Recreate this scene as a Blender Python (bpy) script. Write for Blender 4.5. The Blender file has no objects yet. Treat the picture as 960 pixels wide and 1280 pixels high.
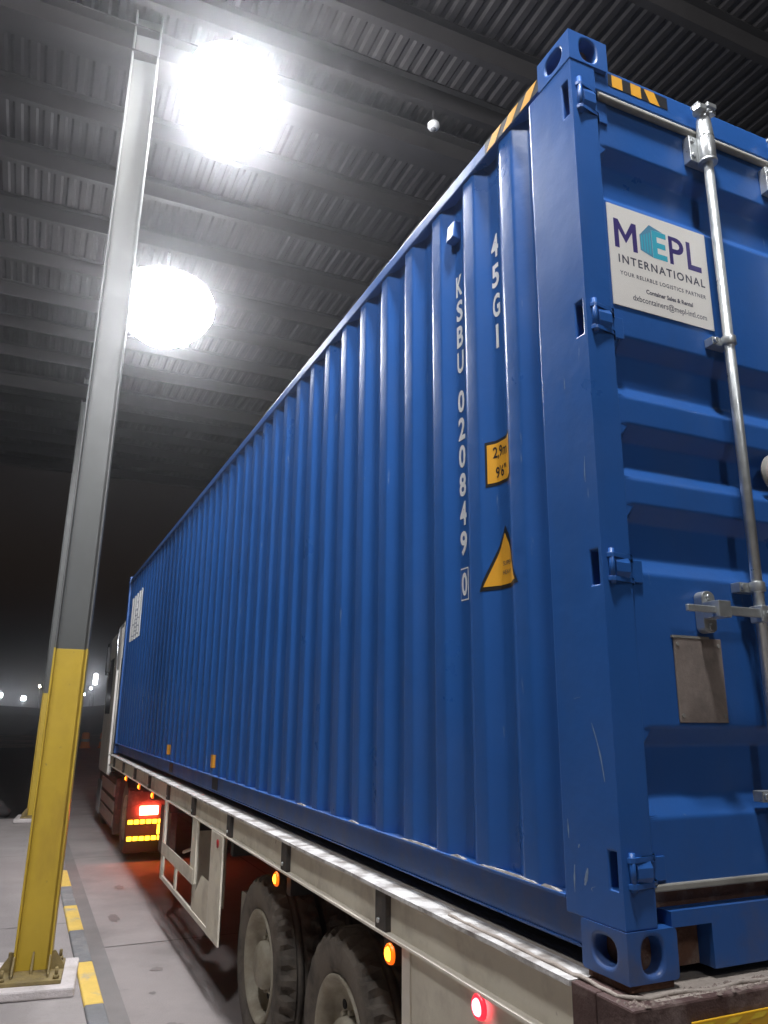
import bpy, bmesh, math, random
from mathutils import Vector, Matrix
R = math.radians
rnd = random.Random(7)
sc = bpy.context.scene
C = bpy.context.collection
G = -1.29            # ground level; z = 0 is the underside of the container, y runs along it, x across it
ISL = G + 0.15       # top of the kerbed island

# ------------------------------------------------------------------ camera
cam = bpy.data.objects.new('camera', bpy.data.cameras.new('camera')); C.objects.link(cam)
yaw, pitch, roll, fpx = 0.423603549, 0.258295741, 0.008983, 962.02
fw = Vector((math.sin(yaw)*math.cos(pitch), math.cos(yaw)*math.cos(pitch), math.sin(pitch)))
r0 = Vector((math.cos(yaw), -math.sin(yaw), 0)); u0 = r0.cross(fw)
rt = r0*math.cos(roll)+u0*math.sin(roll); up = -r0*math.sin(roll)+u0*math.cos(roll)
mw = Matrix((rt, up, -fw)).transposed().to_4x4()
mw.translation = (-1.422, -1.67145, 0.63492)
cam.matrix_world = mw
cam.data.sensor_fit = 'HORIZONTAL'; cam.data.sensor_width = 36
cam.data.lens = 36*fpx/960
cam.data.clip_start = 0.02; cam.data.clip_end = 2000
sc.camera = cam

# ------------------------------------------------------------------ night sky
w = bpy.data.worlds.new('World'); sc.world = w; w.use_nodes = True
nt = w.node_tree
sky = nt.nodes.new('ShaderNodeTexSky'); sky.sky_type = 'NISHITA'; sky.sun_disc = False
sky.sun_elevation = R(-3); sky.sun_rotation = R(200)
nt.links.new(sky.outputs[0], nt.nodes['Background'].inputs[0])
nt.nodes['Background'].inputs[1].default_value = 0.12
sc.view_settings.view_transform = 'Standard'; sc.view_settings.look = 'None'
sc.view_settings.exposure = 0.0; sc.view_settings.gamma = 1
sc.cycles.use_denoising = True
sc.cycles.max_bounces = 5; sc.cycles.diffuse_bounces = 3; sc.cycles.glossy_bounces = 3
sc.cycles.volume_bounces = 0
sc.cycles.sample_clamp_indirect = 4
LAMP = 160.0         # radiance of the canopy lamps
HAZE = 0.0052

# ------------------------------------------------------------------ materials
def M(name, col, rough=0.5, metal=0.0, var=0.0, vscale=3.0, bump=0.0, bscale=40.0, dirt=None, damt=0.0, dscale=2.5,
      dstretch=(1,1,1), dsharp=(0.5,0.7), emit=0.0, ecol=None, coat=0.0, rvar=0.0, specks=None, sp_amt=0.0, sp_scale=30, sp_str=(1,1,1), spec=.5):
    m = bpy.data.materials.new(name); m.use_nodes = True
    n = m.node_tree; L = n.links.new; N = n.nodes.new
    b = n.nodes['Principled BSDF']
    b.inputs['Base Color'].default_value = (*col, 1); b.inputs['Roughness'].default_value = rough
    b.inputs['Metallic'].default_value = metal
    b.inputs['Specular IOR Level'].default_value = spec
    if coat: b.inputs['Coat Weight'].default_value = coat; b.inputs['Coat Roughness'].default_value = .15
    if emit:
        b.inputs['Emission Color'].default_value = (*(ecol or col), 1); b.inputs['Emission Strength'].default_value = emit
    tc = N('ShaderNodeTexCoord')
    def noise(scale, detail=6, stretch=(1,1,1), seed=0.0):
        mp = N('ShaderNodeMapping'); mp.inputs['Scale'].default_value = stretch; mp.inputs['Location'].default_value = (seed, seed*.7, -seed)
        L(tc.outputs['Object'], mp.inputs[0])
        t = N('ShaderNodeTexNoise'); t.inputs['Scale'].default_value = scale; t.inputs['Detail'].default_value = detail
        t.inputs['Roughness'].default_value = .6
        L(mp.outputs[0], t.inputs[0]); return t.outputs[0]
    def ramp(src, a, bb, lo=0.0, hi=1.0):
        r = N('ShaderNodeMapRange'); r.inputs[1].default_value = a; r.inputs[2].default_value = bb
        r.inputs[3].default_value = lo; r.inputs[4].default_value = hi
        L(src, r.inputs[0]); return r.outputs[0]
    cur = None
    def mix(fac, colB):
        nonlocal cur
        x = N('ShaderNodeMix'); x.data_type = 'RGBA'
        if cur is None: x.inputs[6].default_value = (*col, 1)
        else: L(cur, x.inputs[6])
        x.inputs[7].default_value = (*colB, 1)
        L(fac, x.inputs[0]); cur = x.outputs[2]
    if var:
        mix(ramp(noise(vscale), .35, .7, 0, var), tuple(c*.45 for c in col))
        mix(ramp(noise(vscale*2.3, seed=5.3), .45, .75, 0, var*.6), tuple(min(1, c*1.35+.01) for c in col))
    if dirt is not None:
        mix(ramp(noise(dscale, 9, dstretch, 3.1), dsharp[0], dsharp[1], 0, damt), dirt)
    if specks is not None:
        mix(ramp(noise(sp_scale, 4, sp_str, 8.7), .70, .76, 0, sp_amt), specks)
    if cur is not None: L(cur, b.inputs['Base Color'])
    if rvar: L(ramp(noise(vscale*1.7, seed=2.2), .3, .75, max(.04, rough-rvar), min(1, rough+rvar)), b.inputs['Roughness'])
    if bump:
        bp = N('ShaderNodeBump'); bp.inputs['Strength'].default_value = bump; bp.inputs['Distance'].default_value = .02
        L(noise(bscale, 5), bp.inputs['Height']); L(bp.outputs[0], b.inputs['Normal'])
    return m

BLUE = (0.022, 0.105, 0.36)
blue = M('container_paint', BLUE, .36, var=.17, vscale=1.6, rvar=.10, dirt=(.05,.10,.24), damt=.25, dscale=5, dstretch=(1,1,.25), bump=.09, bscale=9,
         specks=(.35,.42,.5), sp_amt=.35, sp_scale=26, sp_str=(1,1,.18))
blue_low = M('container_paint_dusty', BLUE, .45, var=.25, vscale=2, rvar=.1, dirt=(.12,.11,.11), damt=.55, dscale=7, dsharp=(.45,.75), bump=.06, bscale=20,
             specks=(.34,.17,.08), sp_amt=.5, sp_scale=18)
rusty = M('rust', (.16,.075,.045), .85, var=.7, vscale=9, bump=.5, bscale=50, dirt=(.32,.26,.22), damt=.8, dscale=9)
darkred = M('red_oxide_steel', (.085,.045,.04), .7, var=.6, vscale=5, bump=.3, bscale=40, dirt=(.25,.19,.17), damt=.7, dscale=8)
white_text = M('white_vinyl', (.82,.83,.84), .5)
grey_text = M('grey_print', (.06,.06,.09), .5)
purple = M('purple_print', (.045,.03,.17), .45)
teal = M('teal_print', (.05,.42,.55), .45)
teal_dark = M('dark_teal_print', (.10,.28,.42), .45)  # darker teal of the printed emblem
sticker_w = M('sticker_white', (.80,.77,.72), .45, var=.08, vscale=6)
yellow_v = M('yellow_vinyl', (.82,.40,.03), .5, var=.15, vscale=12)
black_v = M('black_vinyl', (.014,.014,.016), .5)
amberdecal = M('orange_fork_mark', (.7,.30,.03), .55)
galv = M('galvanised_steel', (.60,.62,.62), .38, metal=.75, var=.35, vscale=14, rvar=.12, bump=.06, bscale=60)
gasket = M('grey_rubber_gasket', (.30,.29,.26), .7, var=.4, vscale=8, dirt=(.08,.07,.06), damt=.5)
plate_b = M('bare_data_plate', (.25,.205,.18), .75, metal=.0, var=.4, vscale=18, bump=.08, bscale=55, dirt=(.06,.05,.045), damt=.35, dscale=14)
dark = M('dark_steel', (.022,.021,.022), .7, var=.4, vscale=6)
cream = M('trailer_paint', (.80,.735,.61), .55, var=.25, vscale=3, rvar=.1, dirt=(.26,.20,.15), damt=.6, dscale=5, dsharp=(.5,.78), bump=.08, bscale=30,
          specks=(.22,.11,.06), sp_amt=.7, sp_scale=16)
worn = M('worn_white_flange', (.70,.68,.66), .5, var=.35, vscale=7, dirt=(.22,.19,.17), damt=.95, dscale=9, dsharp=(.42,.62), bump=.35, bscale=34)
brightedge = M('trailer_edge_paint', (.78,.72,.62), .45, var=.2, vscale=9)
decking = M('dusty_deck', (.34,.29,.25), .9, var=.5, vscale=6, bump=.4, bscale=40, dirt=(.30,.26,.22), damt=.7, dscale=7)
outr = M('outrigger_steel', (.055,.05,.048), .65, var=.5, vscale=9, dirt=(.2,.16,.13), damt=.4, dscale=10)
rubber = M('tyre_rubber', (.030,.027,.025), .85, var=.4, vscale=6, dirt=(.19,.16,.13), damt=.9, dscale=4, dsharp=(.34,.60), bump=.25, bscale=60)
rimmat = M('dusty_rim', (.46,.42,.33), .7, var=.45, vscale=8, dirt=(.20,.15,.10), damt=.7, dscale=6, dsharp=(.42,.68), bump=.15, bscale=40)
road_m = M('lane_concrete', (.27,.24,.232), .85, var=.35, vscale=.9, bump=.35, bscale=70, dirt=(.16,.145,.14), damt=.75, dscale=1.6, dsharp=(.45,.72), rvar=.08, specks=(.12,.11,.11), sp_amt=.6, sp_scale=9)
gutter_m = M('gutter_concrete', (.19,.175,.17), .85, var=.4, vscale=1.4, bump=.35, bscale=70, dirt=(.15,.145,.14), damt=.7, dscale=3)
island_m = M('island_concrete', (.30,.27,.262), .85, var=.35, vscale=1.1, bump=.4, bscale=60, dirt=(.22,.20,.19), damt=.7, dscale=2.2, rvar=.08)
asph = M('asphalt', (.055,.052,.05), .85, var=.4, vscale=1.2, bump=.5, bscale=80)
soil = M('soil', (.34,.25,.20), .95, var=.5, vscale=.8, bump=.6, bscale=9, dirt=(.06,.075,.03), damt=.9, dscale=.35, dsharp=(.48,.58))
kyellow = M('kerb_yellow', (.66,.45,.10), .75, var=.3, vscale=5, bump=.3, bscale=50, dirt=(.30,.28,.26), damt=.85, dscale=5, dsharp=(.54,.66))
kgrey = M('kerb_grey', (.17,.17,.175), .8, var=.4, vscale=5, bump=.3, bscale=50, dirt=(.30,.28,.26), damt=.6, dscale=5)
cyellow = M('column_yellow', (.46,.315,.03), .48, var=.25, vscale=3, rvar=.1, dirt=(.24,.14,.03), damt=.6, dscale=4, dstretch=(1,1,.3), bump=.05, bscale=20, specks=(.11,.09,.06), sp_amt=.8, sp_scale=16)
cgrey = M('column_grey', (.072,.074,.071), .5, var=.2, vscale=3, rvar=.1, dirt=(.075,.07,.06), damt=.5, dscale=3, dstretch=(1,1,.3))
plinth_m = M('plinth_concrete', (.55,.50,.49), .85, var=.3, vscale=5, bump=.4, bscale=50, dirt=(.30,.26,.22), damt=.6, dscale=6)
basepl = M('base_plate_steel', (.24,.18,.07), .75, var=.6, vscale=12, bump=.3, bscale=50, dirt=(.13,.10,.07), damt=.8, dscale=9)
roof_m = M('roof_sheet_dark', (.013,.0115,.0115), .75, spec=.12, metal=.0, var=.3, vscale=.8, rvar=.1, dirt=(.008,.007,.007), damt=.7, dscale=1.2)
purl_m = M('purlin_steel', (.009,.008,.008), .7, spec=.12, var=.3, vscale=2)
cabpaint = M('cab_paint', (.74,.71,.66), .4, var=.15, vscale=2, dirt=(.25,.22,.19), damt=.4, dscale=3)
cabdark = M('cab_plastic', (.03,.03,.032), .6, var=.3, vscale=4)
glassd = M('cab_glass', (.01,.012,.014), .08, coat=.3)
steps_m = M('tank_panel_grey', (.36,.32,.29), .55, var=.3, vscale=5, dirt=(.18,.14,.12), damt=.6, dscale=6)
chrome = M('mirror_chrome', (.6,.62,.65), .2, metal=.9)
amber_l = M('amber_lamp_lit', (.9,.35,.02), .3, emit=9, ecol=(1,.28,.015))
amber_glow = M('amber_glow_ring', (.8,.2,.01), .3, emit=1.1, ecol=(1,.13,.0))
red_glow = M('red_glow_ring', (.7,.03,.03), .3, emit=.9, ecol=(1,.03,.07))
amber_d = M('amber_reflector', (.75,.30,.02), .3, emit=0)
red_l = M('red_lamp_lit', (.9,.05,.05), .3, emit=5, ecol=(1,.24,.30))
red_d = M('red_reflector', (.30,.015,.015), .3)
brake_l = M('brake_lamp_lit', (.9,.1,.05), .3, emit=80, ecol=(1,.085,.045))
strip_glow = M('amber_strip_reflection', (.9,.5,.02), .3, emit=8, ecol=(1,.50,.02))  # tape, no lamp: the light it reflects is put in as emission
platey = M('yellow_rear_board', (.72,.40,.02), .35, var=.25, vscale=20)
platey_b = M('yellow_board_glint', (.9,.62,.04), .25, var=.4, vscale=30)
platered = M('red_board_print', (.45,.05,.02), .4)
house_m = M('lamp_housing', (.30,.31,.32), .4, metal=.5)
far_m = M('far_lamp_lit', (.9,.95,1), .3, emit=60, ecol=(.9,.94,1.0))
far_warm = M('far_lamp_warm_lit', (.95,.9,.8), .3, emit=60, ecol=(1,.86,.68))
pole_m = M('pole_steel', (.12,.12,.12), .6)
bank_m = M('dark_earth', (.03,.027,.022), .95, var=.5, vscale=.3, bump=.4, bscale=2)
orange = M('orange_plastic', (.85,.24,.03), .5)
white_p = M('sensor_plastic', (.28,.275,.27), .4)
rock_m = M('dark_rock', (.05,.045,.045), .9, var=.5, vscale=4, bump=.8, bscale=6)

# ------------------------------------------------------------------ mesh helpers
class MB:
    def __init__(s): s.v = []; s.f = []; s.sm = []
    def add(s, vs, fs, smooth=False):
        o = len(s.v); s.v += [tuple(v) for v in vs]
        s.f += [tuple(i+o for i in f) for f in fs]; s.sm += [smooth]*len(fs); return s
    def box(s, a, b):
        (x0,y0,z0),(x1,y1,z1) = a, b
        return s.add([(x0,y0,z0),(x1,y0,z0),(x1,y1,z0),(x0,y1,z0),(x0,y0,z1),(x1,y0,z1),(x1,y1,z1),(x0,y1,z1)],
                     [(0,3,2,1),(4,5,6,7),(0,1,5,4),(1,2,6,5),(2,3,7,6),(3,0,4,7)])
    def prism(s, poly, fn0, fn1, smooth=False):
        n = len(poly)
        s.add([fn0(*p) for p in poly]+[fn1(*p) for p in poly], [(i,(i+1)%n,n+(i+1)%n,n+i) for i in range(n)], smooth)
        o = len(s.v)-2*n
        s.f += [tuple(range(o+n-1,o-1,-1)), tuple(range(o+n,o+2*n))]; s.sm += [False, False]; return s
    def ring(s, c, ax, r, n):
        ax = Vector(ax).normalized(); t = Vector((0,0,1)) if abs(ax.z) < .9 else Vector((1,0,0))
        u = ax.cross(t).normalized(); v = ax.cross(u)
        return [Vector(c)+(u*math.cos(2*math.pi*i/n)+v*math.sin(2*math.pi*i/n))*r for i in range(n)]
    def cyl(s, a, b, r, n=12, r2=None):
        a, b = Vector(a), Vector(b)
        A = s.ring(a, b-a, r, n); B = s.ring(b, b-a, r if r2 is None else r2, n)
        s.add(A+B, [(i,(i+1)%n,n+(i+1)%n,n+i) for i in range(n)], True)
        o = len(s.v)-2*n; s.f += [tuple(range(o+n-1,o-1,-1)), tuple(range(o+n,o+2*n))]; s.sm += [False]*2; return s
    def tube(s, pts, r, n=10):
        pts = [Vector(p) for p in pts]; rows = []
        ref = Vector((.013,.21,1)).normalized()
        for i, p in enumerate(pts):
            d = (pts[min(i+1,len(pts)-1)]-pts[max(i-1,0)]).normalized()
            u = d.cross(ref).normalized(); v = d.cross(u)
            rows.append([p+(u*math.cos(2*math.pi*k/n)+v*math.sin(2*math.pi*k/n))*r for k in range(n)])
        vs = [q for row in rows for q in row]; m = len(rows)
        fs = [(j*n+i, j*n+(i+1)%n, (j+1)*n+(i+1)%n, (j+1)*n+i) for j in range(m-1) for i in range(n)]
        s.add(vs, fs, True); o = len(s.v)-n*m
        s.f += [tuple(range(o+n-1,o-1,-1)), tuple(range(o+n*(m-1), o+n*m))]; s.sm += [False]*2; return s
    def lathe(s, prof, c, ax, n=32, u=None):
        # prof: (radius, distance along the axis)
        ax = Vector(ax).normalized(); c = Vector(c); rows = []
        for r, h in prof: rows += s.ring(c+ax*h, ax, max(r, 1e-5), n)
        m = len(prof)
        return s.add(rows, [(j*n+i, j*n+(i+1)%n, (j+1)*n+(i+1)%n, (j+1)*n+i) for j in range(m-1) for i in range(n)], True)
    def holed(s, o, u, v, W, H, rx, ry, depth, n=28, cap=True):
        # a rectangle with an oval hole and a short tunnel behind it; u x v points outwards
        o, u, v = Vector(o), Vector(u), Vector(v); c = o+u*W/2+v*H/2; nn = u.cross(v)
        out, inn = [], []
        for i in range(n):
            t = 2*math.pi*(i+.5)/n; cx, sy = math.cos(t), math.sin(t)
            k = min(W/2/max(abs(cx),1e-9), H/2/max(abs(sy),1e-9))
            out.append([cx*k, sy*k])
            e = 2.6
            rr = (abs(cx)**e+abs(sy)**e)**(-1/e); inn.append((rx*cx*rr, ry*sy*rr))
        for X in (-1,1):
            for Y in (-1,1):
                j = min(range(n), key=lambda i: (out[i][0]-X*W/2)**2+(out[i][1]-Y*H/2)**2); out[j] = [X*W/2, Y*H/2]
        O = [c+u*a+v*b for a, b in out]; I = [c+u*a+v*b for a, b in inn]; D = [p-nn*depth for p in I]
        s.add(O+I, [(i,(i+1)%n,n+(i+1)%n,n+i) for i in range(n)])
        s.add(I+D, [(i,(i+1)%n,n+(i+1)%n,n+i) for i in range(n)], True)
        if cap: s.add(D, [tuple(range(n))])
        return s
    def build(s, name, mat, parent=None, bevel=0.0, seg=2, weld=False, **props):
        me = bpy.data.meshes.new(name); me.from_pydata(s.v, [], s.f); me.update()
        for p, q in zip(me.polygons, s.sm): p.use_smooth = q
        if weld:
            bm = bmesh.new(); bm.from_mesh(me); bmesh.ops.remove_doubles(bm, verts=bm.verts, dist=1e-4)
            bmesh.ops.recalc_face_normals(bm, faces=bm.faces); bm.to_mesh(me); bm.free()
        o = bpy.data.objects.new(name, me); C.objects.link(o)
        me.materials.append(mat)
        if parent: o.parent = parent
        if bevel:
            b = o.modifiers.new('edge', 'BEVEL'); b.width = bevel; b.segments = seg; b.limit_method = 'ANGLE'; b.angle_limit = R(40)
            b.harden_normals = False
        for k, vv in props.items(): o[k] = vv
        return o
def bx(name, a, b, mat, parent=None, bevel=.003, **pr): return MB().box(a, b).build(name, mat, parent, bevel, **pr)
def thing(name, label, cat, loc=(0,0,0), group=None):
    o = bpy.data.objects.new(name, None); C.objects.link(o); o.location = loc
    o['label'] = label; o['category'] = cat
    if group: o['group'] = group
    return o
def copy_tree(o, parent=None):
    c = o.copy(); C.objects.link(c)
    if parent: c.parent = parent
    for ch in list(o.children): copy_tree(ch, c)
    return c
def structure(o): o['kind'] = 'structure'; return o

def text_mesh(s, size=1.0, bold=0.0, xs=1.0, spacing=1.0):
    cu = bpy.data.curves.new('t', 'FONT'); cu.body = s; cu.size = size; cu.align_x = 'CENTER'; cu.align_y = 'CENTER'
    cu.offset = bold; cu.space_character = spacing; cu.resolution_u = 3
    o = bpy.data.objects.new('t', cu); C.objects.link(o)
    dg = bpy.context.evaluated_depsgraph_get(); dg.update()
    me = bpy.data.meshes.new_from_object(o.evaluated_get(dg))
    bpy.data.objects.remove(o); bpy.data.curves.remove(cu)
    xsv = [v.co.x for v in me.vertices]; ysv = [v.co.y for v in me.vertices]
    cx, cy = (min(xsv)+max(xsv))/2, (min(ysv)+max(ysv))/2
    vs = [((v.co.x-cx)*xs, v.co.y-cy) for v in me.vertices]; fs = [tuple(p.vertices) for p in me.polygons]
    bpy.data.meshes.remove(me); return vs, fs
def put(mb, vf, fn): mb.add([fn(*v) for v in vf[0]], vf[1])

# ------------------------------------------------------------------ ground and setting
def sheet(name, pts, z, mat):
    mb = MB(); mb.add([(x,y,z) for x,y in pts], [tuple(range(len(pts)))])
    return structure(mb.build(name, mat))
rect = lambda x0,y0,x1,y1: [(x0,y0),(x1,y0),(x1,y1),(x0,y1)]
sheet('ground', rect(-300,-300,300,300), G-.02, soil)
sheet('road', rect(-.62,-60,3.6,60), G, road_m)
sheet('far_lane', rect(-60,14.3,60,48), G-.008, asph)
sheet('gutter', rect(-.742,-20,-.57,14.2), G+.004, gutter_m)
# island slab with a rounded front
mb = MB().box((-2.9,-8,G-.1), (-.868,13.9,ISL-.002)); structure(mb.build('pavement', island_m, bevel=.01))
yb = [-6.14+.93*i for i in range(22)]
for i, y in enumerate(yb):
    k = MB().box((-.866,y+.004,G-.05), (-.745,y+.926,ISL+rnd.uniform(-.002,.003))).build('kerb_block', kyellow if i % 2 == 1 else kgrey, bevel=.014, seg=3)
    k['kind'] = 'structure'
# scrub bank along the horizon
mb = MB(); n = 90; rows = []
for j, (yo, h) in enumerate([(76,0),(80,.7),(84,1.0),(95,.8),(110,0)]):
    for i in range(n):
        x = -120+240*i/(n-1); rows.append((x, yo+rnd.uniform(-1,1), G-.05+(2.6*h+rnd.uniform(-.5,.5)*h*(1.3 if rnd.random()<.3 else .6))))
mb.add(rows, [(j*n+i,j*n+i+1,(j+1)*n+i+1,(j+1)*n+i) for j in range(4) for i in range(n-1)]); structure(mb.build('hills', bank_m))
joint_m = M('joint_sealant', (.07,.065,.06), .9)
for y in (1.2, 5.9, 10.4, 15.3): sheet('joint', rect(-.565,y,3.55,y+.014), G+.003, joint_m)
sheet('joint', rect(1.55,-20,1.564,40), G+.0035, joint_m)
for y in (-1.0, 2.3, 6.2, 9.9): sheet('joint', rect(-2.85,y,-.87,y+.010), ISL+.001, joint_m)
stain_m = M('oil_stain', (.165,.148,.142), .7, var=.4, vscale=12)
for cx_, cy_, rx_, ry_, z_ in ((-.33,3.9,.07,.11,G+.0025),(-.25,5.15,.05,.05,G+.0025),(-.40,6.9,.05,.16,G+.0025),(-.2,8.3,.05,.12,G+.0025),(-.36,4.62,.025,.03,G+.0025)):
    sheet('stain', [(cx_+rx_*math.cos(a)*k, cy_+ry_*math.sin(a)*k) for a, k in [(2*math.pi*i/26, 1+rnd.uniform(-.22,.22)) for i in range(26)]], z_, stain_m)
# sparse grass tufts on the soil past the island
mb = MB()
for i in range(2600):
    y = rnd.uniform(14.6, 34); x = rnd.uniform(-5.5, -1.35-.02*y)
    if math.sin(x*1.9+1.0)+math.sin(y*.9+x)+rnd.uniform(-.6,.6) < .1: continue
    h = rnd.uniform(.04,.16); a = rnd.uniform(0,6.28); dx, dy = .03*math.cos(a), .03*math.sin(a)
    l = rnd.uniform(-.05,.05); zz = G-.02
    mb.add([(x-dx,y-dy,zz),(x+dx,y+dy,zz),(x+l,y+l,zz+h)], [(0,1,2)])
grass_m = M('grass', (.07,.12,.035), .9, var=.4, vscale=2)
mb.build('grass', grass_m, kind='stuff')
def rock(name, loc, s, label):
    bm = bmesh.new(); bmesh.ops.create_icosphere(bm, subdivisions=3, radius=1)
    for v in bm.verts:
        k = 1+.18*math.sin(3*v.co.x+1)*math.cos(4*v.co.y)+.12*math.sin(5*v.co.z+2*v.co.x); v.co = Vector((v.co.x*s[0]*k, v.co.y*s[1]*k, v.co.z*s[2]*k))
    me = bpy.data.meshes.new(name); bm.to_mesh(me); bm.free(); me.materials.append(rock_m)
    for p in me.polygons: p.use_smooth = True
    o = bpy.data.objects.new(name, me); C.objects.link(o); o.location = loc; o['label'] = label; o['category'] = 'rock'
rock('rock', (-1.72, 15.6, G+.08), (.30,.26,.22), 'dark lumpy rock on the soil beyond the island, left of the further yellow column')

# ------------------------------------------------------------------ canopy
can = thing('canopy_roof', 'dark corrugated steel canopy roof spanning above the lorry lane', 'canopy', (0,0,G))
prof = []
x = -9.0
while x < 12: prof += [(x,7.02),(x+.06,7.02),(x+.085,7.042),(x+.125,7.042)]; x += .15
def strip(mb, prof, y0, y1, cuts=1):
    n = len(prof); vs = []
    for j in range(cuts+1):
        y = y0+(y1-y0)*j/cuts; vs += [(a,y,b) for a,b in prof]
    mb.add(vs, [(j*n+i,(j+1)*n+i,(j+1)*n+i+1,j*n+i+1) for j in range(cuts) for i in range(n-1)])
def local(o, par):            # keep world coordinates although the parent sits elsewhere
    o.matrix_parent_inverse = par.matrix_world.inverted(); return o
can.location = (0,0,0)
mb = MB(); strip(mb, prof, -9, 19.6); mb.build('roof_sheet', roof_m, can)
for y in [-7.7,-6.6,-5.5,-4.4,-3.4,-2.3,-1.2,-.1,1.1,2.35,3.52,4.22,5.05,5.95,6.98,8.05,9.2,10.3,11.4,12.55,13.85,15.0,16.1,17.2,18.3,19.4]:
    mb = MB().box((-9,y-.004,6.80),(12,y+.004,7.015)).box((-9,y+.004,6.80),(12,y+.075,6.808)).box((-9,y-.075,7.006),(12,y-.004,7.014)); mb.build('purlin', purl_m, can)
for y in (-4.4+.0, 4.62, 13.4):
    mb = MB().box((-9,y-.11,6.5),(12,y+.11,6.515)).box((-9,y-.006,6.515),(12,y+.006,6.78)).box((-9,y-.11,6.78),(12,y+.11,6.795)); mb.build('rafter', purl_m, can)
# fascia gutter along the far end
mb = MB().box((-9,19.62,6.85),(12,19.8,7.12)); mb.build('edge_gutter', purl_m, can)

def column(y, x, label, ysplit, lean):
    t = thing('steel_column', label, 'column', (x, y, ISL), 'steel columns along the island')
    a = .118; d = .10; top = 6.97-ISL
    def H(z0, z1):
        return MB().box((-a,-d,z0),(-a+.013,d,z1)).box((a-.013,-d,z0),(a,d,z1)).box((-a+.013,-.006,z0),(a-.013,.006,z1))
    H(.085, ysplit).build('lower_shaft', cyellow, t, .002, label='yellow painted lower shaft')
    H(ysplit, top).build('upper_shaft', cgrey, t, .002, label='grey painted upper shaft')
    MB().box((-.29,-.34,.0),(.29,.34,.06)).build('plinth', plinth_m, t, .012)
    MB().box((-.20,-.25,.06),(.20,.25,.085)).build('base_plate', basepl, t, .003)
    for gx in (-.1115, 0, .1115):
        for s in (-1, 1):
            y0 = s*(d if gx else .006); mb = MB(); p = [(0,.085),(.085,.085),(.085,.105),(.02,.20),(0,.20)]
            mb.prism(p, lambda q,z: (gx-.006, y0+s*q, z), lambda q,z: (gx+.006, y0+s*q, z)); mb.build('gusset', basepl, t)
    for s in (-1, 1):
        mb = MB(); p = [(0,.085),(.085,.085),(.085,.105),(.02,.20),(0,.20)]
        mb.prism(p, lambda q,z: (s*(.118+q), -.006, z), lambda q,z: (s*(.118+q), .006, z)); mb.build('gusset', basepl, t)
    for bx_ in (-.165,.165):
        for by in (-.21,.21):
            MB().cyl((bx_,by,.085),(bx_,by,.108),.022,6).cyl((bx_,by,.108),(bx_,by,.15),.011,8).build('anchor_bolt', basepl, t)
    t.rotation_euler = (0, R(lean), R(-6))
    return t
column(4.62, -1.172, 'nearer steel column, yellow below and grey above, standing on the kerbed island', 2.235, .75)
column(13.5, -1.05, 'further steel column, mostly hidden behind the nearer yellow and grey column', 2.10, .75)

# lamps under the canopy
def lamp(x, y, z, label, r=.50, k=1.0):
    t = thing('canopy_lamp', label, 'lamp', (x,y,z), 'floodlights hanging under the canopy')
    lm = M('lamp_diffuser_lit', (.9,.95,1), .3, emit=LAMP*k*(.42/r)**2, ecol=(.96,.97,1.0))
    MB().lathe([(.0,.40),(.06,.40),(.065,.36),(.16,.35),(.17,.30),(.16,.26),(r*.55,.25),(r*.86,.17),(r*.90,.15),(r*.88,.13)], (0,0,0), (0,0,1), 24).build('housing', house_m, t)
    MB().cyl((0,0,.39),(0,0,7.0-z),.018,8).build('stem', house_m, t)
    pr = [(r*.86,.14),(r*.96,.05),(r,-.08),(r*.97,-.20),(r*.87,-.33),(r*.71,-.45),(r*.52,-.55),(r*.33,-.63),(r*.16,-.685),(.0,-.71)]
    MB().lathe(pr, (0,0,0), (0,0,1), 20).build('glare_diffuser', lm, t)  # oversized on the lamps in view: their glare is built into the body
    return t
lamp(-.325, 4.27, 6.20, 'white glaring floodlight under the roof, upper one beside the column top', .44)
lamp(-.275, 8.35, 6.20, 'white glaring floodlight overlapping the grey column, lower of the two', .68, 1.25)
lamp(-.40, -1.05, 6.20, 'white floodlight under the canopy behind the rear end of the container', .22)
lamp(-.40, -5.6, 6.20, 'added white fill floodlight further behind the viewer, in line with the row over the truck lane', .30, .22)  # unseen fill lamp, added to lighten the dark door recesses
lamp(-2.5, 0.25, 6.20, 'white floodlight over the island pavement, nearest to the viewer and left of the lane', .30, .60)

# sensor hanging under the roof
t = thing('ceiling_sensor', 'small round white device hanging from the roof above the container', 'sensor', (1.80, 4.30, 6.62))
MB().lathe([(.0,.05),(.03,.05),(.06,.02),(.064,-.015),(.05,-.038),(.03,-.045)], (0,0,0), (0,0,1), 20).build('dome_shell', white_p, t)
MB().lathe([(.029,-.043),(.025,-.06),(.0,-.068)], (0,0,0), (0,0,1), 16).build('lens', cabdark, t)
MB().cyl((0,0,.05),(0,0,.46),.014,8).build('stem', purl_m, t)

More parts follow.
